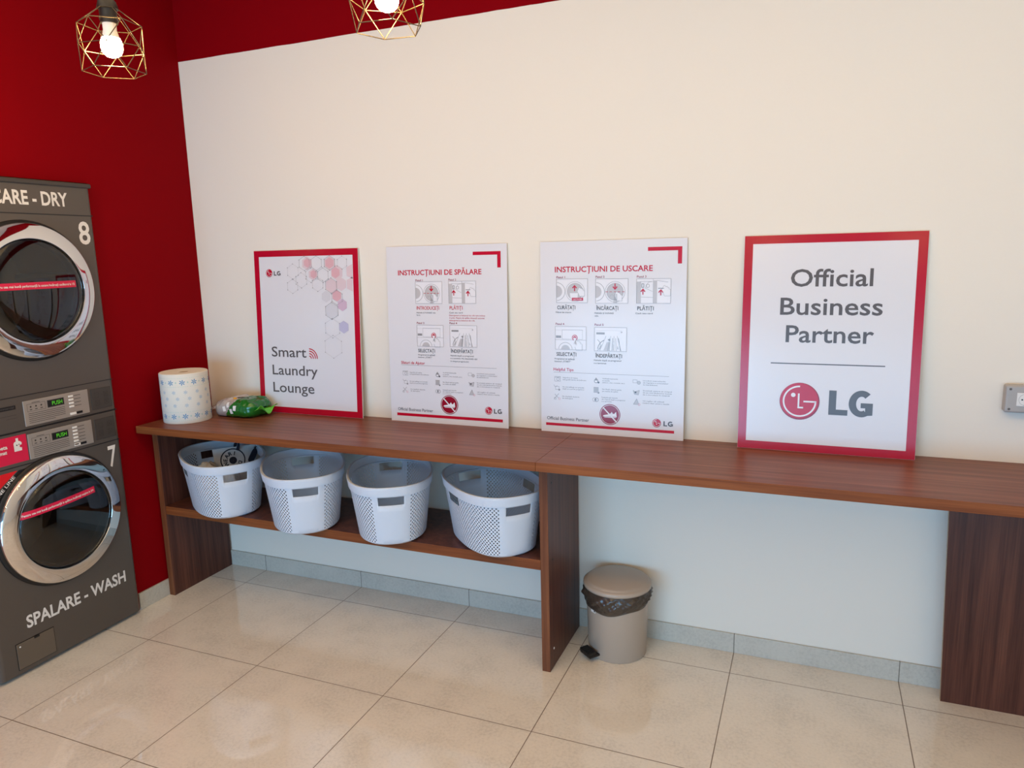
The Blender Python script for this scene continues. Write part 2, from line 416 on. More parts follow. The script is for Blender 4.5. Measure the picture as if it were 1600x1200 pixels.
# --- step pictures for the two instruction posters
def pic_base(f, u0, v0, u1, v1):
    f.rect(u0, v0, u1, v1, M_BWHITE, 1); f.frame(u0, v0, u1, v1, .0010, M_BMID, 6)
def hand(f, u, v, s, flip=1):
    p = [(0, 0), (.18, .42), (.34, .5), (.46, .34), (.62, .4), (.66, .24), (.82, .26), (.8, .08), (1.0, .02), (1.0, -.7), (.3, -.7), (.14, -.3)]
    q = [(u+flip*a*s, v+c*s) for a, c in p]
    f.poly(q if flip > 0 else q[::-1], M_BWHITE, 4); f.line(q, .0009, M_BMID, 5)
def drum_pic(f, u0, v0, u1, v1, up):
    pic_base(f, u0, v0, u1, v1); w, h = u1-u0, v1-v0
    cx, cy, R = u0+w*.60, v0+h*.47, h*.42
    f.ring(u0+w*.0, cy, R*.88, R*.92, M_BMID, 2, -85, 85, 20); f.ring(u0, cy, 0, R*.6, M_BPALE, 2, -90, 90, 16)
    f.ring(cx, cy, R*.97, R*1.0, M_BMID, 2); f.ring(cx, cy, R*.80, R*.83, M_BMID, 3); f.disc(cx, cy, R*.80, M_BPALE, 2, 32)
    if up:
        f.poly([(cx-R*.45, cy-R*.75), (cx+R*.25, cy-R*.75), (cx+R*.3, cy-R*.15), (cx-R*.55, cy-R*.15)], M_BWHITE, 3)
        f.arrow(cx-.002, cy+R*.35, h*.26, M_BRED, 5, True)
        hand(f, cx+R*.25, cy+R*.05, R*.75)
        f.rect(u0+w*.50, v0+h*.09, u0+w*.86, v0+h*.21, M_BRED, 6); f.text('LINT FILTER', u0+w*.55, v0+h*.12, h=h*.05, w=w*.27, m=M_BWHITE, d=7)
    else:
        f.arrow(cx, cy+R*.48, h*.26, M_BRED, 5, False)
        for k in range(5): f.rect(cx-R*.95+k*R*.41, cy-.0010, cx-R*.70+k*R*.41, cy+.0010, M_BRED, 5)
        hand(f, cx-R*.05, cy-R*.35, R*.75)
        for k in range(3): f.line([(cx-R*.1+k*R*.14, v0+.001), (cx+k*R*.1, cy-R*.2)], .0011, M_BGREY, 6)
        f.ring(cx-R*.3, cy-R*.5, R*.2, R*.22, M_BMID, 3, 0, 180, 10)
def pay_pic(f, u0, v0, u1, v1):
    pic_base(f, u0, v0, u1, v1); w, h = u1-u0, v1-v0
    f.rect(u0+.001, v0+.001, u0+w*.13, v1-h*.12, M_BPALE, 2); f.rect(u0+w*.49, v0+.001, u0+w*.60, v1-h*.08, M_BPALE, 2)
    f.line([(u0+w*.49, v0), (u0+w*.49, v1)], .0010, M_BMID, 3); f.line([(u0+w*.1, v1-h*.12), (u0+w*.49, v1-h*.12)], .001, M_BMID, 3)
    f.line([(u0+w*.6, v1-h*.08), (u0+w*.92, v1-h*.15)], .001, M_BMID, 3); f.line([(u0+w*.13, v0+h*.26), (u0+w*.49, v0+h*.24)], .001, M_BMID, 3)
    f.poly([(u0+w*.26, v0+h*.62), (u0+w*.47, v0+h*.48), (u0+w*.47, v0+h*.88), (u0+w*.34, v0+h*.82)], M_BWHITE, 3)
    f.line([(u0+w*.26, v0+h*.62), (u0+w*.47, v0+h*.48)], .0009, M_BMID, 4); f.line([(u0+w*.26, v0+h*.62), (u0+w*.34, v0+h*.85), (u0+w*.47, v0+h*.88)], .0009, M_BMID, 4)
    f.frame(u0+w*.15, v0+h*.64, u0+w*.22, v0+h*.80, .0016, M_BGREY, 5); f.ring(u0+w*.33, v0+h*.71, h*.06, h*.075, M_BMID, 5)
    f.arrow(u0+w*.19, v0+h*.48, h*.25, M_BRED, 5, True); f.arrow(u0+w*.71, v0+h*.45, h*.25, M_BRED, 5, True)
    hand(f, u0+w*.74, v0+h*.55, w*.25); f.rect(u0+w*.63, v0+h*.60, u0+w*.80, v0+h*.62, M_BGREY, 5)
def press_pic(f, u0, v0, u1, v1):
    pic_base(f, u0, v0, u1, v1); w, h = u1-u0, v1-v0
    f.frame(u0+w*.22, v0+h*.45, u0+w*.88, v1-h*.14, .0008, M_BMID, 2); f.line([(u0, v0+h*.42), (u1, v0+h*.42)], .001, M_BMID, 2)
    f.rect(u0+w*.02, v0+h*.50, u0+w*.19, v0+h*.60, M_BMID, 2); f.line([(u0, v1-h*.16), (u1-w*.1, v1-h*.16)], .0008, M_BPALE, 2)
    f.ring(u0+w*.33, v0, h*.30, h*.315, M_BMID, 2, 5, 175, 20); f.ring(u0+w*.33, v0, 0, h*.2, M_BPALE, 2, 3, 177, 16)
    f.ring(u0+w*.63, v0+h*.52, h*.095, h*.125, M_BRED, 3); f.disc(u0+w*.63, v0+h*.52, h*.07, M_BRED, 3, 20)
    f.poly([(u0+w*.60, v0+h*.52), (u0+w*.66, v0+h*.52), (u0+w*.70, v0+h*.2), (u0+w*.60, v0+h*.3)], M_BWHITE, 4); hand(f, u0+w*.60, v0+h*.24, w*.27)
def unload_pic(f, u0, v0, u1, v1):
    pic_base(f, u0, v0, u1, v1); w, h = u1-u0, v1-v0
    f.rect(u0+w*.06, v1-h*.30, u0+w*.32, v1-h*.22, M_BMID, 2); f.line([(u0+w*.05, v1-h*.14), (u0+w*.85, v1-h*.14)], .0008, M_BPALE, 2)
    f.ring(u0, v0+h*.25, h*.25, h*.27, M_BMID, 2, -60, 60, 12); f.ring(u0+w*.42, v0+h*.05, h*.42, h*.45, M_BMID, 2, 5, 175, 24); f.ring(u0+w*.42, v0+h*.02, 0, h*.36, M_BPALE, 2, 5, 175, 24)
    for k, (a, b) in enumerate(((.22, .42), (.52, .56), (.66, .66), (.88, .76))):
        f.poly([(u0+w*(a-.05), v0+.001), (u0+w*(a+.06), v0+.001), (u0+w*(b+.05), v0+h*.66), (u0+w*(b-.05), v0+h*.64)], M_BWHITE, 3)
        f.line([(u0+w*(a-.05), v0+.001), (u0+w*(b-.05), v0+h*.64)], .0011, M_BMID, 4)
    for k in range(4): f.line([(u0+w*(.42+.13*k), v0+.002), (u0+w*(.48+.09*k), v0+h*.55)], .0016, M_BGREY if k % 2 else M_BMID, 4)
    for a, b in ((.46, .47), (.84, .80)):
        f.line([(u0+w*(a-.03), v0+h*b), (u0+w*(a+.03), v0+h*b)], .0009, M_BGREY, 5); f.line([(u0+w*a, v0+h*(b-.04)), (u0+w*a, v0+h*(b+.04))], .0009, M_BGREY, 5)
PICS = {'drum': lambda f, *a: drum_pic(f, *a, False), 'lint': lambda f, *a: drum_pic(f, *a, True), 'pay': pay_pic, 'press': press_pic, 'unload': unload_pic}
def tip_icon(parent, k, cx, cy):
    f = Flat(); s = .013; g = M_BMID
    if k == 0: f.frame(cx-s, cy-s*.8, cx+s, cy+s*.8, .0012, g); f.ring(cx+.002, cy-.001, .005, .0065, g); f.rect(cx-s, cy+s*.45, cx+s, cy+s*.55, g)
    elif k == 1: f.frame(cx-s*.5, cy-s*.6, cx+s*.8, cy+s*.5, .0012, g); f.line([(cx-s, cy+s), (cx-s*.6, cy+s*.3), (cx+s*.2, cy+s*.7)], .0014, g); f.disc(cx+s*.8, cy-s*.6, .004, g, 2, 12)
    elif k == 2: f.line([(cx-s, cy-s*.8), (cx+s*.6, cy+s)], .0016, g); f.line([(cx-s*.8, cy+s*.8), (cx+s*.6, cy-s*.6)], .0016, g); f.frame(cx-s, cy-s, cx-s*.3, cy-s*.3, .0012, g); f.ring(cx+s*.8, cy-s*.7, .003, .0048, M_HEXA, 2, n=14)
    elif k == 3: f.disc(cx, cy-.002, .009, g, 1, 18); f.disc(cx, cy-.002, .006, M_BWHITE, 2, 18); f.poly([(cx-.009, cy), (cx+.009, cy), (cx, cy+s)], g, 3); f.disc(cx+s*.8, cy-s*.6, .004, M_BGREY, 3, 12)
    elif k == 4: f.rect(cx-s*.8, cy-s*.8, cx+s*.8, cy+s, M_BPALE, 1); [f.rect(cx-s*.8, cy-s*.7+j*.006, cx+s*.8, cy-s*.55+j*.006, g, 2) for j in range(4)]; f.disc(cx+s*.8, cy-s*.8, .004, g, 3, 12)
    elif k == 5: f.ring(cx-.004, cy, .007, .0085, g); f.ring(cx+.005, cy, .007, .0085, M_BGREY); f.poly([(cx-.005, cy-.003), (cx+.006, cy-.003), (cx+.001, cy+.006)], g, 2)
    elif k == 6: f.frame(cx-s*1.2, cy-s*.3, cx+s*.2, cy+s*.7, .0012, g); f.disc(cx+s*.7, cy-s*.2, .007, M_BPALE, 1, 16); f.ring(cx+s*.7, cy-s*.2, .006, .0072, g, 2)
    elif k == 7: f.poly([(cx-s, cy+s*.6), (cx-s*.4, cy+s*.2), (cx+s, cy+s*.7), (cx+s*.7, cy-s*.8), (cx-s*.6, cy-s*.6)], M_BPALE, 1); f.line([(cx-s, cy+s*.6), (cx-s*.4, cy+s*.2), (cx+s, cy+s*.7), (cx+s*.7, cy-s*.8), (cx-s*.6, cy-s*.6), (cx-s, cy+s*.6)], .0012, g, 2); f.disc(cx-.003, cy, .004, M_BGREY, 3, 12)
    else: f.poly([(cx-s, cy-s*.8), (cx+s*.7, cy-s*.8), (cx, cy+s)], M_BPALE, 1); f.line([(cx-s, cy-s*.8), (cx+s*.7, cy-s*.8), (cx, cy+s), (cx-s, cy-s*.8)], .0014, g, 2); f.ring(cx+s*.8, cy-s*.8, .003, .005, M_HEXA, 3, n=14)
    f.put('tip_icon', parent)
def ban_sign(parent, cx, cy, r):
    f = Flat(); f.disc(cx, cy, r, M_BDARKRED, 2, 48); f.ring(cx, cy, r*.88, r*.92, M_BWHITE, 3, n=48)
    q = lambda a, c: (cx+a*r, cy+c*r)
    f.poly([q(-.68, -.18), q(-.5, -.3), q(.55, -.3), q(.66, -.2), q(.6, .28), q(.52, .22), q(.42, .08), q(.28, .1), q(.18, .28), q(.08, .12), q(-.2, .0), q(-.6, -.08)], M_BWHITE, 3)
    f.line([q(-.62, -.22), q(.62, -.22)], .0014, M_BDARKRED, 4)
    f.poly([q(-.62, .70), q(-.70, .62), q(.62, -.74), q(.70, -.66)], M_BWHITE, 5)
    f.put('prohibition_sign', parent)
TIPS = [['Asigură-te că mașina', 'este goală înainte de încărcare'], ['Nu mai adăuga noi articole', 'după ce a pornit programul'], ['Nu depășiți dozarea', 'de detergent'],
        ['Verificați buzunarele', 'cu atenție', '(stilouri, chei, monede, etc.)'], ['Nu lăsați obiecte grele', 'pe mașina de spălat'], ['Îndepărtați hainele', 'din mașină după ce programul', 's-a terminat'],
        ['Urmăriți instrucțiunile', 'de îngrijire a articolelor', 'de îmbrăcăminte'], ['Scoateți pietre și nisipul', 'de pe îmbrăcăminte înainte', 'de a introduce în mașină'], ['Vă rugăm să utilizați', 'mașina doar pentru textile']]
def tips(parent, icons, texts, widths):
    for k, (a, c) in enumerate(icons): tip_icon(parent, k, a, c)
    for k, (a, c) in enumerate(texts):
        f = Flat()
        for j, t in enumerate(TIPS[k]):
            full = max(len(x) for x in TIPS[k])
            f.text(t, a, c-j*.0082-.002, h=.0046, w=widths[k]*len(t)/full, m=M_BGREY, d=1)
        f.put('tip_text', parent)
def corner_mark(parent, u0, u1, v0, v1):
    f = Flat(); f.poly([(u0, v1-.0145), (u1-.0160, v1-.0145), (u1-.0160, v0), (u1, v0), (u1, v1), (u0, v1)], M_BRED, 1); f.put('corner_mark', parent)
def step(parent, u, v, num, pic, title, tw, lines, red=False, box=None):
    f = Flat(); f.text('Pasul %d' % num, u, v+.001, h=.0080, w=.037, m=M_BDARKRED, d=2, bold=0.01); PICS[pic](f, *box); f.put('step_picture', parent)
    f = Flat(); f.text(title, u+.003, box[1]-.0265, h=.0145, w=tw, m=M_BRED if red else M_DGREY, d=2, bold=0.010)
    for (t, uu, vv, ww, c) in lines: f.text(t, uu, vv, h=.0062, w=ww, m=c, d=2)
    f.put('step_caption', parent)

# --- wash instructions
b = board(0.904, 0.588, -0.042, 'white poster headed INSTRUCȚIUNI DE SPĂLARE with four red and grey step pictures')
corner_mark(b, .430, .560, .692, .7605)
f = Flat(); f.text('INSTRUCȚIUNI DE SPĂLARE', .058, .665, h=.0215, w=.412, m=M_BRED, bold=0.018); f.put('headline', b)
step(b, .146, .637, 1, 'drum', 'INTRODUCEȚI', .113, [('Hainele și închideți ușa', .148, .496, .096, M_DGREY), ('ferm.', .148, .485, .020, M_DGREY)], True, (.146, .539, .279, .636))
step(b, .311, .638, 2, 'pay', 'PLĂTIȚI', .063, [('Cash sau card', .312, .497, .065, M_DGREY), ('Detergentul și balsamul de rufe sunt incluse', .311, .485, .173, M_BRED),
     ('în preț. Mașina de spălat dozează automat', .311, .474, .171, M_BRED), ('detergentul și balsamul de rufe.', .311, .463, .125, M_BRED)], True, (.311, .540, .443, .637))
step(b, .148, .448, 3, 'press', 'SELECTAȚI', .085, [('Programul și apăsați', .151, .307, .085, M_DGREY), ('butonul „START”', .151, .296, .071, M_DGREY)], False, (.148, .348, .281, .444))
step(b, .312, .449, 4, 'unload', 'ÎNDEPĂRTAȚI', .108, [('Hainele după ce programul', .313, .308, .114, M_DGREY), ('s-a terminat. Nu deschideți ușa', .313, .296, .131, M_DGREY), ('în timpul programului', .313, .283, .089, M_DGREY)], False, (.313, .350, .445, .445))
f = Flat(); f.text('Sfaturi de Ajutor', .061, .266, h=.0125, w=.122, m=M_BRED, bold=0.012); f.rect(.061, .2605, .535, .2618, M_BMID); f.put('tips_heading', b)
tips(b, [(.081, .224), (.080, .183), (.078, .147), (.246, .223), (.246, .186), (.246, .147), (.414, .228), (.414, .188), (.416, .150)],
     [(.103, .228), (.102, .187), (.106, .151), (.273, .233), (.272, .190), (.271, .155), (.440, .235), (.440, .194), (.440, .153)],
     [.098, .092, .075, .095, .078, .100, .098, .118, .108])
ban_sign(b, .303, .089, .0435)
f = Flat(); f.text('Official Business Partner', .037, .0500, h=.0135, w=.182, m=M_BGREY, bold=0.004); f.rect(.031, .0255, .562, .0385, M_BRED); f.put('footer', b)
lg_logo(b, .495, .0735, .0175, .520, .0625, .038, .0205)

# --- drying instructions
b = board(1.642, 0.597, -0.035, 'white poster headed INSTRUCȚIUNI DE USCARE with five small step pictures')
corner_mark(b, .446, .578, .695, .7600)
f = Flat(); f.text('INSTRUCȚIUNI DE USCARE', .063, .6685, h=.0215, w=.403, m=M_BRED, bold=0.018); f.put('headline', b)
step(b, .070, .643, 1, 'lint', 'CURĂȚAȚI', .078, [('Filtrul de scame.', .067, .502, .068, M_DGREY)], False, (.070, .544, .203, .641))
step(b, .236, .643, 2, 'drum', 'ÎNCĂRCAȚI', .091, [('Hainele și închideți', .232, .500, .079, M_DGREY), ('ușa.', .233, .489, .016, M_DGREY)], False, (.236, .542, .370, .640))
step(b, .404, .642, 3, 'pay', 'PLĂTIȚI', .065, [('Cash sau card', .400, .500, .068, M_DGREY)], False, (.403, .542, .538, .639))
step(b, .066, .452, 4, 'press', 'SELECTAȚI', .086, [('Programul și apăsați', .061, .309, .087, M_DGREY), ('butonul „START”', .061, .298, .071, M_DGREY)], False, (.064, .351, .198, .447))
step(b, .233, .451, 5, 'unload', 'ÎNDEPĂRTAȚI', .111, [('Hainele după ce programul', .230, .308, .114, M_DGREY), ('s-a terminat', .230, .296, .053, M_DGREY)], False, (.232, .349, .366, .446))
f = Flat(); f.text('Helpful Tips', .056, .2615, h=.0120, w=.087, m=M_BRED, bold=0.012); f.rect(.056, .2545, .537, .2558, M_BMID); f.put('tips_heading', b)
tips(b, [(.073, .227), (.070, .189), (.071, .152), (.240, .227), (.240, .187), (.237, .147), (.408, .228), (.407, .186), (.409, .147)],
     [(.096, .233), (.095, .194), (.094, .154), (.266, .236), (.266, .192), (.264, .158), (.434, .234), (.434, .194), (.433, .152)],
     [.101, .093, .074, .093, .080, .098, .101, .115, .107])
ban_sign(b, .299, .0885, .0435)
f = Flat(); f.text('Official Business Partner', .026, .0520, h=.0135, w=.184, m=M_BGREY, bold=0.004); f.rect(.021, .0270, .561, .0385, M_BRED); f.put('footer', b)
lg_logo(b, .491, .0655, .0175, .518, .0545, .038, .0205)

# --- Official Business Partner
b = board(2.448, 0.598, -0.067, 'largest looking red bordered sign reading Official Business Partner, at the right', True)
for t_, u_, v_, w_ in (('Official', .165, .607, .270), ('Business', .133, .505, .337), ('Partner', .156, .405, .291)):
    f = Flat(); f.text(t_, u_, v_, h=.060, w=w_, m=M_BGREY, bold=0.012); f.put('headline', b)
f = Flat(); f.rect(.108, .3240, .488, .3280, M_BGREY); f.put('divider_line', b)
f = Flat(); lg_ball(f, .213, .188, .0685); letter_L(f, .312, .144, .063, .089, .0245, M_BGREY); letter_G(f, .378, .1425, .078, .093, .0240, M_BGREY); f.put('brand_emblem', b)

# ------------------------------------------------------------------ stacked machines (face +x)
XM, Y0M, WM = -0.190, -1.245, 0.657
U0 = 0.335
def shell(parent, z0, z1, zc, R, r=0.022, depth=0.70):
    """cabinet with rounded upright corners and a round door opening in the front"""
    mb = MB(); n = 64
    circ = [(U0+R*math.cos(2*PI*i/n), zc+R*math.sin(2*PI*i/n)) for i in range(n)]
    a0, a1, b0, b1 = r, WM-r, z0, z1; rec = []
    for i in range(n):
        c, s_ = math.cos(2*PI*i/n), math.sin(2*PI*i/n); ts = []
        if c > 1e-9: ts.append((a1-U0)/c)
        if c < -1e-9: ts.append((a0-U0)/c)
        if s_ > 1e-9: ts.append((b1-zc)/s_)
        if s_ < -1e-9: ts.append((b0-zc)/s_)
        t = min(ts); rec.append([U0+t*c, zc+t*s_])
    for cu, cz in ((a0, b0), (a1, b0), (a0, b1), (a1, b1)):
        k = min(range(n), key=lambda i: (rec[i][0]-cu)**2+(rec[i][1]-cz)**2); rec[k] = [cu, cz]
    vs = [(u, 0, z) for u, z in circ]+[(u, 0, z) for u, z in rec]+[(u, 0.02, z) for u, z in circ]
    mb.add(vs, [(i, (i+1) % n, n+(i+1) % n, n+i) for i in range(n)]+[(i, (i+1) % n, 2*n+(i+1) % n, 2*n+i) for i in range(n)])
    prof = [(r-r*math.sin(a), r-r*math.cos(a)) for a in [PI/2*i/5 for i in range(6)]]
    prof.append((0.0, depth)); left = prof; right = [(WM-p, q) for p, q in prof]
    for P in (left, right):
        mb.add([(u, y, z) for u, y in P for z in (z0, z1)], [(2*i, 2*i+1, 2*i+3, 2*i+2) for i in range(len(P)-1)])
    for z in (z0, z1):
        loop = [(u, y, z) for u, y in reversed(left)]+[(u, y, z) for u, y in right]
        mb.add(loop, [tuple(range(len(loop)))])
    mb.add([(0, depth, z0), (WM, depth, z0), (WM, depth, z1), (0, depth, z1)], [(0, 1, 2, 3)])
    bm_o = mb.build('cabinet', M_MACH, parent)
    bm = bmesh.new(); bm.from_mesh(bm_o.data); bmesh.ops.remove_doubles(bm, verts=bm.verts, dist=1e-5); bmesh.ops.recalc_face_normals(bm, faces=bm.faces); bm.to_mesh(bm_o.data); bm.free()
    bm_o.data.polygons.foreach_set('use_smooth', [True]*len(bm_o.data.polygons)); bm_o.data.set_sharp_from_angle(angle=math.radians(35))
    return bm_o
def front_axis(zc): return Matrix.Translation((U0, 0, zc)) @ Matrix.Rotation(PI/2, 4, 'X')   # lathe z -> local -y
def door(parent, zc, strip_txt, su0, su1, sz, tilt, ribs):
    MA = front_axis(zc)
    d = MB().lathe([(0.262, -0.015), (0.276, -0.004), (0.278, 0.003), (0.274, 0.008), (0.262, 0.010)], 72, M=MA).build('door_seal', M_RUBBER, parent, smooth=True)
    prof = [(0.262, 0.004), (0.266, 0.010), (0.267, 0.018), (0.265, 0.024)]
    for k in range(9):
        t = k/8; prof.append((0.262-0.054*t, 0.027+0.014*math.sin(t*PI/2*0.86)))
    prof += [(0.206, 0.0405), (0.203, 0.036), (0.202, 0.024), (0.200, 0.0)]
    dr = MB().lathe(prof, 96, M=MA).build('door', M_CHROME, parent, smooth=True, auto=50)
    g = MB().lathe([(0.203, 0.030)]+[(0.203*math.cos(a), 0.030+0.034*math.sin(a)) for a in [PI/2*i/12 for i in range(1, 12)]]+[(0.001, 0.064)], 72, M=MA, cap1=True)
    g.build('door_glass', M_GLASS, dr, smooth=True)
    # bowl of the door and the drum behind it
    MB().lathe([(0.198, 0.022), (0.196, -0.02), (0.205, -0.03), (0.245, -0.035)], 64, M=MA).build('door_liner', M_RUBBER, dr, smooth=True)
    mb = MB().lathe([(0.250, -0.03), (0.250, -0.40), (0.18, -0.42), (0.001, -0.42)], 48, M=MA)
    for k in range(3):
        a = 2*PI*k/3+ribs; mb.tube([MA @ Vector((0.238*math.cos(a), 0.238*math.sin(a), -0.06)), MA @ Vector((0.238*math.cos(a), 0.238*math.sin(a), -0.40))], 0.022, 8)
    mb.build('drum', M_DRUM, parent, smooth=True, auto=40)
    # warning strip across the glass
    f = MB(); nseg = 16; vs = []; h = 0.027
    def surf(u, z):
        rr = math.hypot(u-U0, z-zc)/0.203
        return -(0.030+0.034*math.sqrt(max(0, 1-rr*rr)))-0.0012
    def band(u, k): return sz+tilt*(u-su0)+k*h
    for i in range(nseg+1):
        u = su0+(su1-su0)*i/nseg
        for k in (0, 0.5, 1): z = band(u, k); vs.append((u, surf(u, z), z))
    f.add(vs, [(3*i+j, 3*i+3+j, 3*i+4+j, 3*i+1+j) for i in range(nseg) for j in (0, 1)])
    st = f.build('warning_strip', M_PINK, dr, fix=False)
    tv, tf, x0, x1 = glyphs(strip_txt, 0.02); sx = (su1-su0-0.02)/(x1-x0); out = []
    for a, c in tv:
        u = su0+0.012+(a-x0)*sx; z = band(u, 0.33)+c*0.0125; out.append((u, surf(u, z)-0.0015, z))
    t = Flat(); t.add(out, tf, t.mi(M_LETTER)); t.put('strip_lettering', st)
    return dr
def control(parent, z0, z1, zb, led_rows, push_u0, push_u1):
    """silver control plate z0..z1 with display, and the icon plate to its right"""
    p = MB().box(.240, -0.0035, z0, .522, 0.0, z1).build('control_plate', M_PANEL, parent, bevel=0.0015)
    f = Flat(); f.rect(.338, zb-.002, .411, zb+.029, M_GREY, 10); f.rect(.340, zb, .409, zb+.027, M_BLACK, 11); f.put('display', p)
    f = Flat(); f.text('PUSH', .358, zb+.0055, h=.016, w=.044, m=M_GREEN, d=13, bold=0.0); f.put('display_digits', p)
    f = Flat(); f.frame(.254, zb-.003, .330, zb+.028, .0012, M_GREY, 10)
    for k in range(3):
        f.disc(.269+k*.022, zb+.016, .0036, M_ICON, 10, 12); f.rect(.264+k*.022, zb+.003, .274+k*.022, zb+.006, M_ICON, 10)
    f.rect(.275, zb+.0305, .308, zb+.0325, M_ICON, 10)
    for k in range(6):
        f.rect(.256, zb-.012-k*.0075, .256+(.155 if k != 5 else .11), zb-.0102-k*.0075, M_ICON, 10)
    f.put('printed_legend', p)
    for k in range(led_rows):
        zz = z1-.016-k*.0145
        MB().box(.431, -0.0055, zz-.004, .452, -0.0030, zz+.004).build('button', M_LETTER, p, bevel=0.001)
        f = Flat(); f.rect(.457, zz-.001, .486, zz+.001, M_ICON, 10); f.put('button_legend', p)
    MB().box(.431, -0.0055, z0+.007, .458, -0.0030, z0+.017).build('button', M_LETTER, p, bevel=0.001)
    MB().box(.460, -0.0055, z0+.007, .487, -0.0030, z0+.017).build('button', M_BLACK, p, bevel=0.001)
    q = MB().box(.536, -0.003, z0+.006, .634, 0.0, z1-.005).build('icon_plate', M_MACHD, parent, bevel=0.0012)
    f = Flat(); f.frame(.538, z0+.008, .632, z1-.007, .001, M_ICON, 9)
    for a, c in ((.562, z1-.035), (.606, z1-.035), (.562, z0+.032), (.606, z0+.032)):
        f.frame(a-.010, c-.010, a+.010, c+.012, .0015, M_ICON, 9)
        if a > .58 or c < (z0+z1)/2: f.line([(a-.011, c-.011), (a+.011, c+.012)], .0016, M_ICON, 10); f.line([(a-.011, c+.012), (a+.011, c-.011)], .0016, M_ICON, 10)
    f.put('warning_icons', q)

# washer
w = empty('washing_machine', (XM, Y0M, 0), (0, 0, PI/2))
tag(w, 'dark grey front loading washing machine numbered 7 and lettered SPALARE - WASH, below the dryer', 'washing machine')
shell(w, 0.016, 0.984, 0.585, 0.262)
for a in (0.05, WM-0.05):
    for y in (0.06, 0.62): MB().lathe([(0.018, 0), (0.018, 0.017)], 16, M=Matrix.Translation((a, y, 0)), cap0=True, cap1=True).build('foot', M_BLACK, w)
f = Flat(); f.rect(.004, .849, WM-.004, .853, M_BLACK, 1); f.put('panel_seam', w)
door(w, 0.585, 'Pentru cea mai bună performanță la spălare încărcați mașina la 3/4', .137, .459, .646, .06, 0.5)
control(w, .865, .968, .922, 6, .358, .402)
f = Flat(); f.rect(.012, .866, .236, .974, M_PINK, 1); f.put('sticker', w)
f = Flat(); f.text('peta', .158, .943-.012, h=.014, w=.036, m=M_LETTER, d=3, bold=0.03, align='r'); f.text('mat', .154, .919-.008, h=.013, w=.028, m=M_LETTER, d=3, bold=0.03, align='r'); f.put('sticker_lettering', w)
f = Flat()
f.poly([(.183, .912), (.213, .912), (.215, .944), (.209, .950), (.203, .952), (.203, .964), (.193, .964), (.193, .952), (.187, .950), (.183, .944)], M_LETTER, 3)
f.disc(.195, .936, .0028, M_DGREY, 4, 10); f.disc(.204, .938, .0022, M_DGREY, 4, 10); f.disc(.211, .930, .006, M_PINK, 4, 14); f.put('bottle_picture', w)
f = Flat(); f.poly([(.012, .836), (.183, .836), (.108, .782), (.012, .712)], M_STICKRED, 2); f.poly([(.190, .836), (.226, .836), (.012, .662), (.012, .703)], M_BLACK, 1)
f.ring(.070, .805, .020, .023, M_LETTER, 3, -90, 90, 16); f.put('corner_sticker', w)
f = Flat(); f.text('HYGIENE LINE', .044, .702, h=.0125, w=.168, m=M_LETTER, d=3, bold=0.012, rot=math.atan2(.059, .069)); f.put('corner_sticker_lettering', w)
f = Flat(); f.text('7', .585, .737, h=.091, w=.040, m=M_LETTER, d=2, bold=0.016); f.put('number', w)
f = Flat(); f.text('SPALARE - WASH', .131, .189, h=.0495, w=.463, m=M_LETTER, d=2, bold=0.026); f.put('lettering', w)
hd = MB().box(.077, -0.003, .034, .233, 0.0, .142).build('filter_hatch', mat('hatch_enamel', (108, 97, 84), 0.35, metal=0.25), w, bevel=0.0028)
f = Flat(); f.rect(.0745, .0315, .2355, .1445, M_BLACK, 1); f.put('hatch_gap', hd)
MB().lathe([(0.0001, 0.002), (0.003, 0.0015), (0.0035, 0)], 12, M=Matrix.Translation((.091, -0.003, .128)) @ Matrix.Rotation(PI/2, 4, 'X')).build('hatch_screw', M_LETTER, hd)
MB().box(.150, -0.005, .134, .172, -0.002, .143).build('hatch_catch', M_BLACK, hd, bevel=0.001)

# dryer, standing on the washer
DZ = 0.985
d = empty('tumble_dryer', (XM, Y0M, DZ), (0, 0, PI/2))
tag(d, 'dark grey tumble dryer numbered 8 and lettered DRY, stacked on the washer', 'dryer')
shell(d, 0.0, 0.972, 1.532-DZ, 0.262)
MB().box(0.0, -0.008, 0.964, WM, 0.70, 0.984).build('top_cap', M_MACHD, d, bevel=0.006, segs=3)
for za, zb in ((1.833-DZ, 1.837-DZ), (1.124-DZ, 1.1275-DZ), (0.0, .006)):
    f = Flat(); f.rect(.004, za, WM-.004, zb, M_BLACK, 1); f.put('panel_seam', d)
door(d, 1.532-DZ, 'Pentru cea mai bună performanță la uscare încărcați uscătorul la 1/2', .150, .496, 1.541-DZ, 0.0, 0.2)
control(d, 1.000-DZ, 1.1025-DZ, 1.060-DZ, 4, .358, .402)
f = Flat(); f.rect(.060, 1.078-DZ, .212, 1.094-DZ, M_BLACK, 1); f.text('Commercial', .205, 1.083-DZ, h=.008, w=.07, m=M_GREY, d=2, align='r')
f.rect(.10, 1.055-DZ, .212, 1.0565-DZ, M_ICON, 1); f.rect(.17, 1.043-DZ, .212, 1.0442-DZ, M_ICON, 1); f.put('name_strip', d)
f = Flat(); f.text('8', .577, 1.718-DZ, h=.090, w=.052, m=M_LETTER, d=2, bold=0.016); f.put('number', d)
g1 = glyphs('ARE - DRY', 0.026); g2 = glyphs('USCARE - DRY', 0.026)
f = Flat(); f.text('USCARE - DRY', .545, 1.871-DZ, h=.0515, w=.272*(g2[3]-g2[2])/(g1[3]-g1[2]), m=M_LETTER, d=2, bold=0.026, align='r'); f.put('lettering', d)

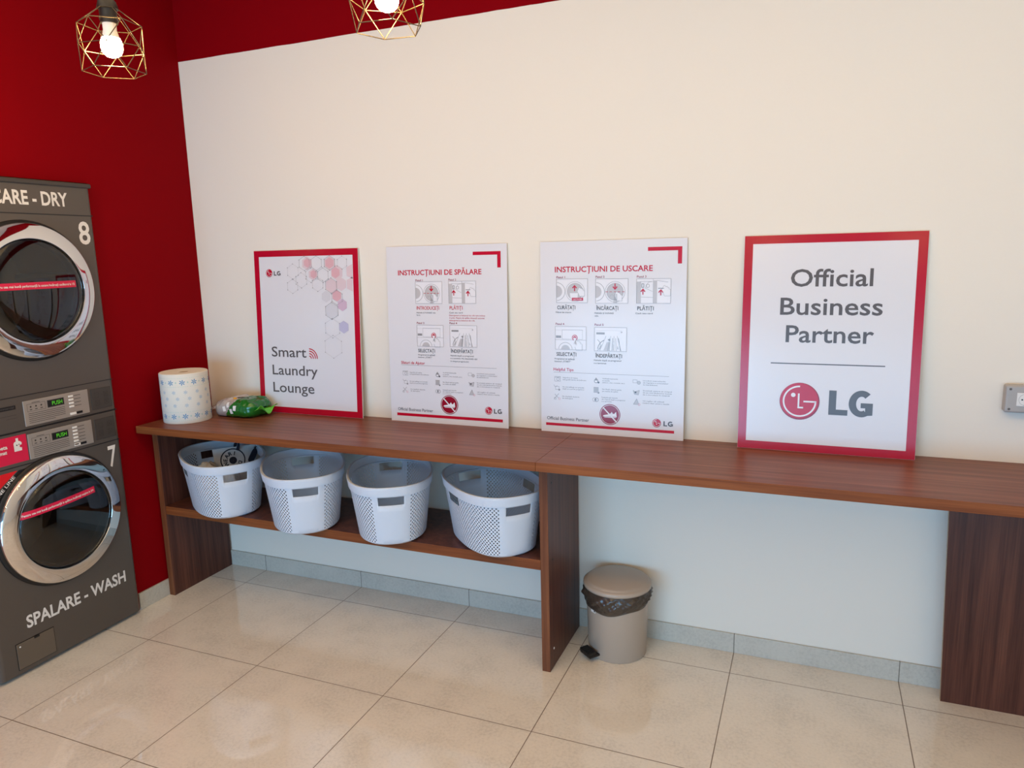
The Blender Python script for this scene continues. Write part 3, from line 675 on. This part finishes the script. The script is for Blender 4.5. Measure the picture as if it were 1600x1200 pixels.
# ------------------------------------------------------------------ baskets
M_BASK = mat('white_basket_plastic', (226, 234, 244), 0.42, spec=0.4)
M_BASKP = mat('white_perforated_plastic', (226, 234, 244), 0.42, spec=0.4)
_, s = obj_coord(M_BASKP, True)
def translucent(m, w):
    nt = m.node_tree; b = bsdf(m); o = nt.nodes['Material Output']
    t = N(m, 'ShaderNodeBsdfTranslucent'); t.inputs[0].default_value = lin((226, 230, 236)); x = N(m, 'ShaderNodeMixShader'); x.inputs[0].default_value = w
    L(m, b.outputs[0], x.inputs[1]); L(m, t.outputs[0], x.inputs[2]); L(m, x.outputs[0], o.inputs[0]); return x
translucent(M_BASK, 0.18); _mx = translucent(M_BASKP, 0.18)
def cell(c, p, o): return math_n(M_BASKP, 'MULTIPLY', math_n(M_BASKP, 'SUBTRACT', math_n(M_BASKP, 'FRACT', math_n(M_BASKP, 'ADD', math_n(M_BASKP, 'DIVIDE', c, p), o)), 0.5), p)
def rad(o, pu=0.0165, pv=0.0165):
    a = cell(s['X'], pu, o); c = cell(s['Y'], pv, o)
    return math_n(M_BASKP, 'SQRT', math_n(M_BASKP, 'ADD', math_n(M_BASKP, 'MULTIPLY', a, a), math_n(M_BASKP, 'MULTIPLY', c, c)))
hole = math_n(M_BASKP, 'LESS_THAN', math_n(M_BASKP, 'MINIMUM', rad(0.0), rad(0.5)), 0.0036)
_tp = N(M_BASKP, 'ShaderNodeBsdfTransparent'); _m2 = N(M_BASKP, 'ShaderNodeMixShader'); L(M_BASKP, hole, _m2.inputs[0]); L(M_BASKP, _mx.outputs[0], _m2.inputs[1]); L(M_BASKP, _tp.outputs[0], _m2.inputs[2])
L(M_BASKP, _m2.outputs[0], M_BASKP.node_tree.nodes['Material Output'].inputs[0])
BA, BB, BTA, BTB, BH, BN = 0.1784, 0.2662, 0.1444, 0.2252, 0.2588, 2.5
def sell(a, b, th, n=BN):
    c, s_ = math.cos(th), math.sin(th)
    return (a*math.copysign(abs(c)**(2/n), c), b*math.copysign(abs(s_)**(2/n), s_))
# arc-length sampling of the outline, start at the +x side centre
fine = [sell(BA, BB, 2*PI*i/4000) for i in range(4001)]
acc = [0.0]
for p, q in zip(fine, fine[1:]): acc.append(acc[-1]+math.hypot(q[0]-p[0], q[1]-p[1]))
PER = acc[-1]; NB = 160; th_s = []; k = 0
for i in range(NB):
    t = PER*i/NB
    while acc[k+1] < t: k += 1
    th_s.append(2*PI*(k+(t-acc[k])/(acc[k+1]-acc[k]))/4000)
def make_basket_mesh():
    rows = [0.0, 0.010, 0.03, 0.07, 0.11, 0.15, 0.181, 0.217, 0.2225, 0.2226, 0.250, BH]
    out = [(-0.012), 0, 0, 0, 0, 0, 0, 0, 0, 0.0055, 0.0060, 0.0055]
    cw = PER/NB; hw = int(round(0.058/cw))
    mb = MB(); vs = []
    for z, e in zip(rows, out):
        t = z/BH; a = BTA+(BA-BTA)*t+e; b_ = BTB+(BB-BTB)*t+e
        for th in th_s: vs.append((*sell(a, b_, th), z))
    fs = []; ms = []
    for j in range(len(rows)-1):
        for i in range(NB):
            off_ = min(abs(i+0.5-cc) for cc in (0, NB/4, NB/2, 3*NB/4, NB))
            if 6 == j and off_ < hw: continue
            arc_end = min(abs(i+0.5-NB/4), abs(i+0.5-3*NB/4))*cw
            plain = j < 1 or j > 6 or arc_end < 0.078 or (j == 6 and off_ < hw+1)
            fs.append((j*NB+i, j*NB+(i+1) % NB, (j+1)*NB+(i+1) % NB, (j+1)*NB+i)); ms.append(0 if plain else 1)
    mb.add(vs, fs); mb.m = ms
    fl = MB(); 
    mb.add([vs[i] for i in range(NB)], [tuple(reversed(range(NB)))], 0)
    me = bpy.data.meshes.new('laundry_basket'); me.from_pydata(mb.v, [], mb.f)
    me.materials.append(M_BASK); me.materials.append(M_BASKP)
    me.polygons.foreach_set('material_index', mb.m)
    uvl = me.uv_layers.new(name='UVMap')
    for p in me.polygons:
        for li, vi in zip(p.loop_indices, p.vertices):
            i = vi % NB; u = i*cw
            if i == 0 and any((v_ % NB) == NB-1 for v_ in p.vertices) and len(p.vertices) == 4: u = PER
            uvl.data[li].uv = (u, me.vertices[vi].co.z)
    bm = bmesh.new(); bm.from_mesh(me); bmesh.ops.remove_doubles(bm, verts=bm.verts, dist=1e-6); bm.to_mesh(me); bm.free()
    me.polygons.foreach_set('use_smooth', [True]*len(me.polygons)); me.set_sharp_from_angle(angle=math.radians(45))
    return me
bask_me = make_basket_mesh()
HS = 0.4657
def rim_mesh():
    mb = MB()
    def R(e, z):
        return [(*sell(BA+e, BB+e, th), z) for th in th_s]
    loops = [R(0.0062, 0.2583), R(0.005, 0.2608), R(0.001, 0.2610), R(-0.004, 0.2598), R(-0.006, 0.2250), R(-0.0034, 0.2240)]
    vs = [p for l in loops for p in l]
    mb.add(vs, [(j*NB+i, j*NB+(i+1) % NB, (j+1)*NB+(i+1) % NB, (j+1)*NB+i) for j in range(len(loops)-1) for i in range(NB)])
    return mb
rim_proto = None
def basket(x, y, yaw, label):
    global rim_proto
    o = link('laundry_basket', bask_me, None, (x, y, HS+0.0005), (0, 0, yaw))
    so = o.modifiers.new('wall', 'SOLIDIFY'); so.thickness = 0.0012; so.offset = -1
    tag(o, label, 'basket', 'white laundry baskets on the shelf')
    if rim_proto is None: rim_proto = rim_mesh().build('rim', M_BASK, o, smooth=True, auto=50)
    else:
        r = rim_proto.copy(); C.objects.link(r); r.parent = o
    return o
R_ = math.radians
basket(0.0945, -0.2822, 0.9725, 'white oval laundry basket holding a printed bag, farthest left on the shelf')
basket(0.589, -0.3030, 0.6867, 'empty white basket second from left on the shelf, beside the one with a bag')
basket(1.0254, -0.2698, 0.5561, 'empty white basket third from left on the shelf, gap on its right side')
basket(1.4985, -0.2473, 0.825, 'rightmost white basket, side hand hole showing, against the wooden middle panel')

# things in the first basket
M_CLOTH = mat('white_cotton', (214, 212, 208), 0.9, spec=0.2)
M_NAVY = mat('navy_print', (22, 24, 40), 0.8)
M_CREAM = mat('cream_cloth', (214, 196, 172), 0.9, spec=0.2)
def crumple(p, k, a):
    x, y, z = p
    return a*(math.sin(k*x+1.3*math.sin(k*.7*y))+math.sin(k*1.27*y+1.7*math.sin(k*.6*z))+math.sin(k*1.1*z+x*k*.5))/3
# tote: a soft filled bag propped up facing the room; local X right, Z up, -Y to the room
tb = empty('tote_bag', (0.1055, -0.209, HS+0.030), (R_(-8), 0, R_(50)))
tag(tb, 'white cotton bag with dark straps and round lettered print, inside the leftmost basket', 'bag')
def bagsurf(side):
    def fn(a, c):
        u = (a-.5)*2; v = c
        th = 0.026*(1-abs(u)**2.6)*(1-abs(2*v-1)**3.0)+0.0005
        x = 0.100*u*(1-0.06*math.sin(PI*v)); z = 0.235*v
        y = (-th if side else th)+crumple((x, 0.3*side, z), 42, 0.004)*(1-abs(u)**4)
        return (x, y, z)
    return fn
mb = MB().grid(bagsurf(True), 28, 28).grid(bagsurf(False), 28, 28)
o = mb.build('bag_body', M_CLOTH, tb, smooth=True)
bs = bagsurf(True)
def onbag(u, v, e=0.0012):
    p = bs(u/0.200+.5, v/0.235); return (p[0], p[1]-e, p[2])
mb = MB(); cx, cz = -0.012, 0.172
def bag_ring(r0, r1, n=36):
    vs = []
    for i in range(n):
        a = 2*PI*i/n
        for r in (r0, r1): vs.append(onbag(cx+r*math.cos(a)*1.0, cz+r*math.sin(a)*.95))
    mb.add(vs, [(2*i, 2*i+1, (2*i+3) % (2*n), (2*i+2) % (2*n)) for i in range(n)])
bag_ring(.0550, .0605); bag_ring(.0005, .0185)
txt = 'WEARI  DO'
for i, ch in enumerate(txt):
    if ch == ' ': continue
    ang = R_(205-i*33); vs, fs, x0, x1 = glyphs(ch, 0.03); sc = .0185/CAP*.95
    out = []
    for a, c in vs:
        p, q = (a-(x0+x1)/2)*sc, c*sc+.0275
        ca, sa = math.cos(ang-PI/2), math.sin(ang-PI/2)
        out.append(onbag(cx+p*ca-q*sa, cz+(p*sa+q*ca)*.95))
    mb.add(out, fs)
mb.build('round_print', M_NAVY, tb, fix=False)
for pts in ([(.012, -.020, .215), (.020, -.030, .236), (.022, -.012, .262), (.012, .018, .255), (0.006, .03, .22)], [(.062, -.026, .150), (.080, -.033, .180), (.096, -.032, .212), (.104, -.010, .232), (.098, .02, .205)]):
    mb = MB()
    def band(pts=pts, w=.009 if pts[0][0] < .05 else .0165):
        vs = []
        for i, p in enumerate(pts):
            q = Vector(pts[min(i+1, len(pts)-1)])-Vector(pts[max(i-1, 0)]); sd = q.cross(Vector((0, 1, 0.3))).normalized()*w
            vs += [Vector(p)+sd, Vector(p)-sd]
        return vs, [(2*i, 2*i+1, 2*i+3, 2*i+2) for i in range(len(pts)-1)]
    mb.add(*band()); o = mb.build('strap', M_NAVY, tb, smooth=True); so = o.modifiers.new('thick', 'SOLIDIFY'); so.thickness = .003
    ss = o.modifiers.new('soft', 'SUBSURF'); ss.levels = 2; ss.render_levels = 2
def clump(name, loc, rx, ry, rz, m, label, seed):
    def fn(a, c):
        th, ph = 2*PI*a, PI*(c-.5)
        d_ = Vector((math.cos(ph)*math.cos(th), math.cos(ph)*math.sin(th), math.sin(ph)))
        k = 1+.22*math.sin(3*th+seed+2*ph)*math.cos(ph)+.12*math.sin(7*th+5*ph+seed)*math.cos(ph)+.06*math.sin(13*th-9*ph)*math.cos(ph)
        z = d_.z*rz*k; 
        return (loc[0]*0+d_.x*rx*k, d_.y*ry*k, max(z, -rz*.8)+rz*.8)
    o = MB().grid(fn, 48, 28, closeu=True).build(name, m, None, smooth=True, loc=loc)
    tag(o, label, 'laundry'); return o
clump('crumpled_towel', (0.046, -0.322, HS+0.0135), .056, .052, .113, M_CREAM, 'cream crumpled cloth behind the hand hole of the leftmost basket', 0.6)
clump('crumpled_cloth', (0.158, -0.296, HS+0.0135), .034, .040, .100, M_CLOTH, 'white crumpled cloth bunched in front of the bag in the leftmost basket', 2.1)

# ------------------------------------------------------------------ paper roll
M_PAPER = mat('white_paper', (232, 226, 212), 0.9, spec=0.15)
M_BLUE = mat('blue_flower_print', (84, 142, 186), 0.8)
M_PBLUE = mat('pale_blue_flower_print', (172, 190, 205), 0.8)
M_TEAL = mat('pale_teal_dotted_print', (182, 208, 196), 0.8)
RR, RH = 0.108, 0.236
ro = empty('paper_towel_roll', (-0.070, -0.308, HC+0.0004))
tag(ro, 'large white paper towel roll printed with blue flowers, on the left end of the counter', 'paper roll')
MB().lathe([(0.022, 0.004), (RR-.002, 0.0), (RR, .003), (RR, RH-.003), (RR-.003, RH), (0.024, RH-.002), (0.022, RH-.006), (0.022, 0.004)], 72).build('paper', M_PAPER, ro, smooth=True, auto=40)
MB().lathe([(0.0219, 0.002), (0.0219, RH-.004), (0.0195, RH-.004), (0.0195, .002), (0.0219, 0.002)], 32).build('cardboard_core', mat('cardboard', (160, 136, 106), 0.9), ro, smooth=True)
def cyl(a, z): return (RR*1.004*math.cos(a), RR*1.004*math.sin(a), z)
def aster(pf, a, z, r, mi):
    for k in range(6):
        t = k*PI/3+.3; dx, dz = math.cos(t), math.sin(t); px, pz = -dz*.13*r, dx*.13*r
        pts = [(dx*r*.12+px*.6, dz*r*.12+pz*.6), (dx*r*.7+px*1.3, dz*r*.7+pz*1.3), (dx*r, dz*r), (dx*r*.7-px*1.3, dz*r*.7-pz*1.3), (dx*r*.12-px*.6, dz*r*.12-pz*.6)]
        pf.add([cyl(a+p/RR, z+q) for p, q in pts], [(0, 1, 2, 3, 4)], mi)
for zc_ in (.196, .036):                                            # the two bordered bands
    pf = MB()
    for k in range(13):
        a = 2*PI*k/13+.12; aster(pf, a, zc_, .0145, 0)
        for z in (zc_+.020, zc_-.020):
            for q in range(6):
                aa = a-.18+q*.075; pf.add([cyl(aa, z), cyl(aa+.035, z), cyl(aa+.035, z+.0018), cyl(aa, z+.0018)], [(0, 1, 2, 3)], 1)
        pf.add([cyl(a+.20, zc_-.003), cyl(a+.25, zc_-.003), cyl(a+.25, zc_+.004), cyl(a+.20, zc_+.004)], [(0, 1, 2, 3)], 1)
    pf.build('flower_border_print', [M_BLUE, M_TEAL], ro, fix=False)
pf = MB()
for k in range(13):
    for j, z in enumerate((.150, .120, .088)): aster(pf, 2*PI*k/13+.12+(.24 if j % 2 else 0.1), z, .0100, 0)
pf.build('flower_print', [M_PBLUE], ro, fix=False)

# ------------------------------------------------------------------ wet wipes pack
M_GRN = mat('green_film', (10, 104, 30), 0.22, spec=0.6, coat=0.3)
M_LGRN = mat('light_green_film', (96, 196, 60), 0.22, spec=0.6)
M_SILV = mat('clear_silver_film', (196, 188, 184), 0.22, metal=0.35, spec=0.7)
wp = empty('wipes_pack', (0.122, -0.142, HC+0.0006), (0, 0, R_(-2)))
tag(wp, 'crumpled green and clear plastic wipes pack lying beside the paper roll', 'package')
def wpf(a, c):
    th = 2*PI*a; t = c*2-1
    e = (1-abs(t)**5.5)**(1/2.2) if abs(t) < 1 else 0
    hw = 0.086*(0.25+0.75*e) if abs(t) < 1 else .02
    hh = 0.0455*max(e, .05)
    cs, sn = math.cos(th), math.sin(th)
    y = hw*math.copysign(abs(cs)**.62, cs); z = hh*math.copysign(abs(sn)**.62, sn)
    x = 0.128*t
    w_ = crumple((x*1.2, y, z), 95, .0048)+crumple((y, x, z), 210, .0018)
    zz = 0.042+z*(1+w_*9)+(w_ if z > -.03 else 0)-0.010*max(0, -t-.35)*1.5
    return (x+w_*.7, y*(1+w_*5), max(zz, .0005))
mb = MB().grid(wpf, 72, 56, closeu=True)
me = mb
for i, fc in enumerate(mb.f):
    c = Vector((0, 0, 0))
    for q in fc: c += Vector(mb.v[q])/len(fc)
    mb.m[i] = 1 if c.x < -0.018+0.75*(c.z-.045)-0.10*(c.y) else 0
mb.build('film', [M_GRN, M_SILV], wp, smooth=True)
for x, z, s_, mm in ((0.128, .040, 1, M_LGRN), (-0.126, .034, -1, M_SILV)):
    def fin(a, c, x=x, z=z, s_=s_): 
        y = (a-.5)*.135; return (x+s_*(.004+.026*c), y, z+.016*math.sin(a*9)*c+.012*c*s_*math.cos(a*5))
    o = MB().grid(fin, 24, 5).build('end_seal', mm, wp, smooth=True); so = o.modifiers.new('t', 'SOLIDIFY'); so.thickness = .0012
# patches printed on the front side of the pack
def front(x, z):
    best = None
    for v_ in mb.v:
        if v_[1] < 0:
            dd = (v_[0]-x)**2+(v_[2]-z)**2
            if best is None or dd < best[0]: best = (dd, v_[1])
    return best[1]
for x, z, r in ((-.036, .044, .25), (-.014, .064, .25), (.008, .034, .25), (.029, .050, -.05)):
    pm = MB(); vs = []
    for j in range(5):
        for i in range(4):
            a, c = (i/3-.5)*.0165, (j/4-.5)*.024
            u, v_ = x+a*math.cos(r)-c*math.sin(r), z+a*math.sin(r)+c*math.cos(r); vs.append((u, front(u, v_)-.0022, v_))
    pm.add(vs, [(j*4+i, j*4+i+1, j*4+5+i, j*4+4+i) for j in range(4) for i in range(3)])
    pm.build('printed_patch', M_LETTER, wp, smooth=True)
MB().lathe([(0.0001, .006), (.007, .005), (.0095, 0)], 16, M=Matrix.Translation((-.020, -.030, .084))).build('yellow_dot', mat('yellow_print', (236, 170, 20), .4), wp, smooth=True)

MB().tube([(-.018, -.012, .0865), (.010, -.008, .0880), (.045, -.004, .0870)], .0022, 6).build('resealing_flap_edge', M_BLACK, wp, smooth=True)

# ------------------------------------------------------------------ pedal bin
M_BIN = mat('taupe_plastic', (178, 160, 142), 0.32, spec=0.5)
bn = empty('pedal_bin', (2.0, -0.140, 0.0003), (0, 0, R_(-38)))
tag(bn, 'beige pedal bin with a black pedal and a dark bag under its lid', 'bin')
MB().lathe([(0.001, 0.0), (.116, 0.0), (.119, .004), (.126, .26), (.126, .285), (.122, .285), (.116, .01), (0.001, .008)], 72).build('body', M_BIN, bn, smooth=True, auto=40)
MB().lathe([(.122, .288), (.137, .290), (.1395, .296), (.1385, .304), (.132, .309), (.128, .3105), (.126, .3145), (.118, .319), (.07, .323), (.001, .324)], 72).build('lid', M_BIN, bn, smooth=True, auto=60)
M_LINER = mat('dark_bin_liner', (70, 58, 48), 0.25, spec=0.6)
M_LINER.node_tree.nodes['Principled BSDF'].inputs['Alpha'].default_value = 0.86
def linf(a, c):
    th = 2*PI*a; cam_side = math.cos(th+PI/2+0.25)
    drop = 0.066+0.020*math.cos(th+1.35)+0.004*math.sin(5*th)
    bulge = 0.012*math.sin(PI*min(1, c*1.15))+0.006*math.sin(7*th+9*c)*math.sin(PI*c)*.5+0.0032*math.sin(17*th+14*c)*math.sin(PI*c)+.002*math.sin(31*th-22*c)*math.sin(PI*c)
    side = 0.012*max(0, math.cos(th-PI+.35))**2*math.sin(PI*min(1, c+.15))
    return ((.1285+bulge+side)*math.cos(th), (.1285+bulge+side)*math.sin(th), .294-drop*c)
o = MB().grid(linf, 160, 16, closeu=True).build('bin_liner', M_LINER, bn, smooth=True); o['label'] = 'dark crinkled bag'
pd = MB()
for seg in range(6):
    x0 = -.034+seg*.0113; pd.box(x0, -.166, .026, x0+.0098, -.128, .042)
pd.box(-.034, -.164, .020, .034, -.112, .030)
pd.build('pedal', M_BLACK, bn, bevel=.002)
lb = MB(); vs = []
for i in range(9):
    a = -PI/2+R_(-4)+i*R_(1.6)
    for z in (.214, .200): vs.append((.1262*math.cos(a)*1.002, .1262*math.sin(a)*1.002, z))
lb.add(vs, [(2*i, 2*i+1, 2*i+3, 2*i+2) for i in range(8)]); lb.build('label', M_LETTER, bn)
lb = MB(); vs = []
for i in range(4):
    a = -PI/2+R_(4.5)+i*R_(1.0)
    for z in (.210, .204): vs.append((.1262*math.cos(a)*1.004, .1262*math.sin(a)*1.004, z))
lb.add(vs, [(2*i, 2*i+1, 2*i+3, 2*i+2) for i in range(3)]); lb.build('label_mark', M_BLACK, bn)

# ------------------------------------------------------------------ wall socket
sk = empty('wall_socket', (3.385, 0, 1.112))
tag(sk, 'grey surface mounted power socket on the white wall at the right edge', 'socket')
M_SGREY = mat('grey_socket_plastic', (172, 166, 160), 0.4)
MB().box(-.084, -.040, -.0465, .084, 0, .0465).build('housing', M_SGREY, sk, bevel=.007, segs=3)
for cx in (-.0265, .0265):
    m_ = MB().box(cx-.0245, -.0425, -.0225, cx+.0245, -.039, .0225).build('outlet', M_LETTER, sk, bevel=.0012)
    f = Flat(); f.ring(cx, 0, .0185, .0195, M_SGREY, 108); f.disc(cx-.0095, 0, .0027, M_BLACK, 108, 12); f.disc(cx+.0095, 0, .0027, M_BLACK, 108, 12)
    f.rect(cx-.003, -.0185, cx+.003, -.0135, M_DGREY, 108); f.rect(cx-.003, .0135, cx+.003, .0185, M_DGREY, 108); f.put('contacts', m_)
for x in (-.070, .070):
    for z in (-.034, .034):
        MB().lathe([(0.0001, .002), (.0034, .0018), (.004, 0)], 14, M=Matrix.Translation((x, -.040, z)) @ Matrix.Rotation(PI/2, 4, 'X')).build('screw', M_GREY, sk)

# ------------------------------------------------------------------ pendant lamps
M_WIRE = mat('dark_bronze_wire', (104, 92, 72), 0.36, metal=0.8)
M_CAP = mat('black_lamp_holder', (34, 30, 26), 0.4)
M_BULB = mat('lit_bulb', (255, 244, 224), 0.4, emit=(255, 207, 134), es=LAMP_STRENGTH)
M_COLLAR = mat('white_bulb_collar', (230, 226, 216), 0.4)
def pendant(x, y, z, ph, label, proto=None):
    t = empty('pendant_lamp', (x, y, z), (0, 0, ph))
    tag(t, label, 'lamp', 'wire cage pendant lamps')
    if proto:
        for ch in list(proto.children):
            c = ch.copy(); C.objects.link(c); c.parent = t
            for g in ch.children:
                e = g.copy(); C.objects.link(e); e.parent = c
        return t
    up = [Vector((.0775*math.cos(k*PI/3), .0775*math.sin(k*PI/3), .060)) for k in range(6)]
    md = [Vector((.0840*math.cos((k+.5)*PI/3), .0840*math.sin((k+.5)*PI/3), 0)) for k in range(6)]
    lo = [Vector((.0775*math.cos(k*PI/3), .0775*math.sin(k*PI/3), -.060)) for k in range(6)]
    tp = [Vector((.020*math.cos(k*PI/3), .020*math.sin(k*PI/3), .102)) for k in range(6)]
    mb = MB(); r = .00115
    for k in range(6):
        j = (k+1) % 6
        for a, c in ((up[k], up[j]), (md[k], md[j]), (lo[k], lo[j]), (up[k], md[k]), (up[j], md[k]), (lo[k], md[k]), (lo[j], md[k]), (tp[k], up[k])): mb.tube([a, c], r, 6)
    mb.build('cage', M_WIRE, t)
    MB().lathe([(.0035, .128), (.012, .126), (.022, .116), (.0255, .104), (.0265, .098), (.0215, .096), (.0215, .078), (.023, .077), (.023, .072), (.0215, .071), (.0215, .062), (.001, .062)], 32).build('lamp_holder', M_CAP, t, smooth=True, auto=40)
    bu = MB().lathe([(.017, .064), (.0165, .046), (.0195, .033), (.0215, .026)], 32).build('bulb_collar', M_COLLAR, t, smooth=True)
    MB().lathe([(.0215, .026), (.0245, .020), (.0265, .012), (.027, .004), (.0257, -.005), (.022, -.0132), (.0163, -.0187), (.009, -.022), (.0005, -.0229)], 32).build('bulb', M_BULB, t, smooth=True)
    MB().tube([(0, 0, .126), (0, 0, ZC-z-.03)], .003, 8).build('cord', M_CAP, t)
    MB().lathe([(.001, ZC-z-.032), (.045, ZC-z-.030), (.050, ZC-z-.001), (.001, ZC-z-.001)], 32).build('ceiling_rose', M_CAP, t, smooth=True, auto=40)
    return t
p0 = pendant(0.934, -1.366, 2.196, R_(42), 'lit wire cage pendant lamp hanging before the red wall at upper left')
pendant(1.779, -1.355, 2.196, R_(8), 'lit wire cage pendant lamp cut by the top of the photo, over the counter', p0)
# the rest of the row, above and behind the photographer's view
for x, y, ph in ((0.089, -1.366, 10), (2.62, -1.36, 20), (3.46, -1.36, 50), (1.2, -3.70, 15), (2.3, -3.70, 33), (3.4, -3.70, 48)):
    pendant(x, y, 2.196, R_(ph), 'lit wire cage pendant lamp hanging out of view, above and behind the photographer', p0)
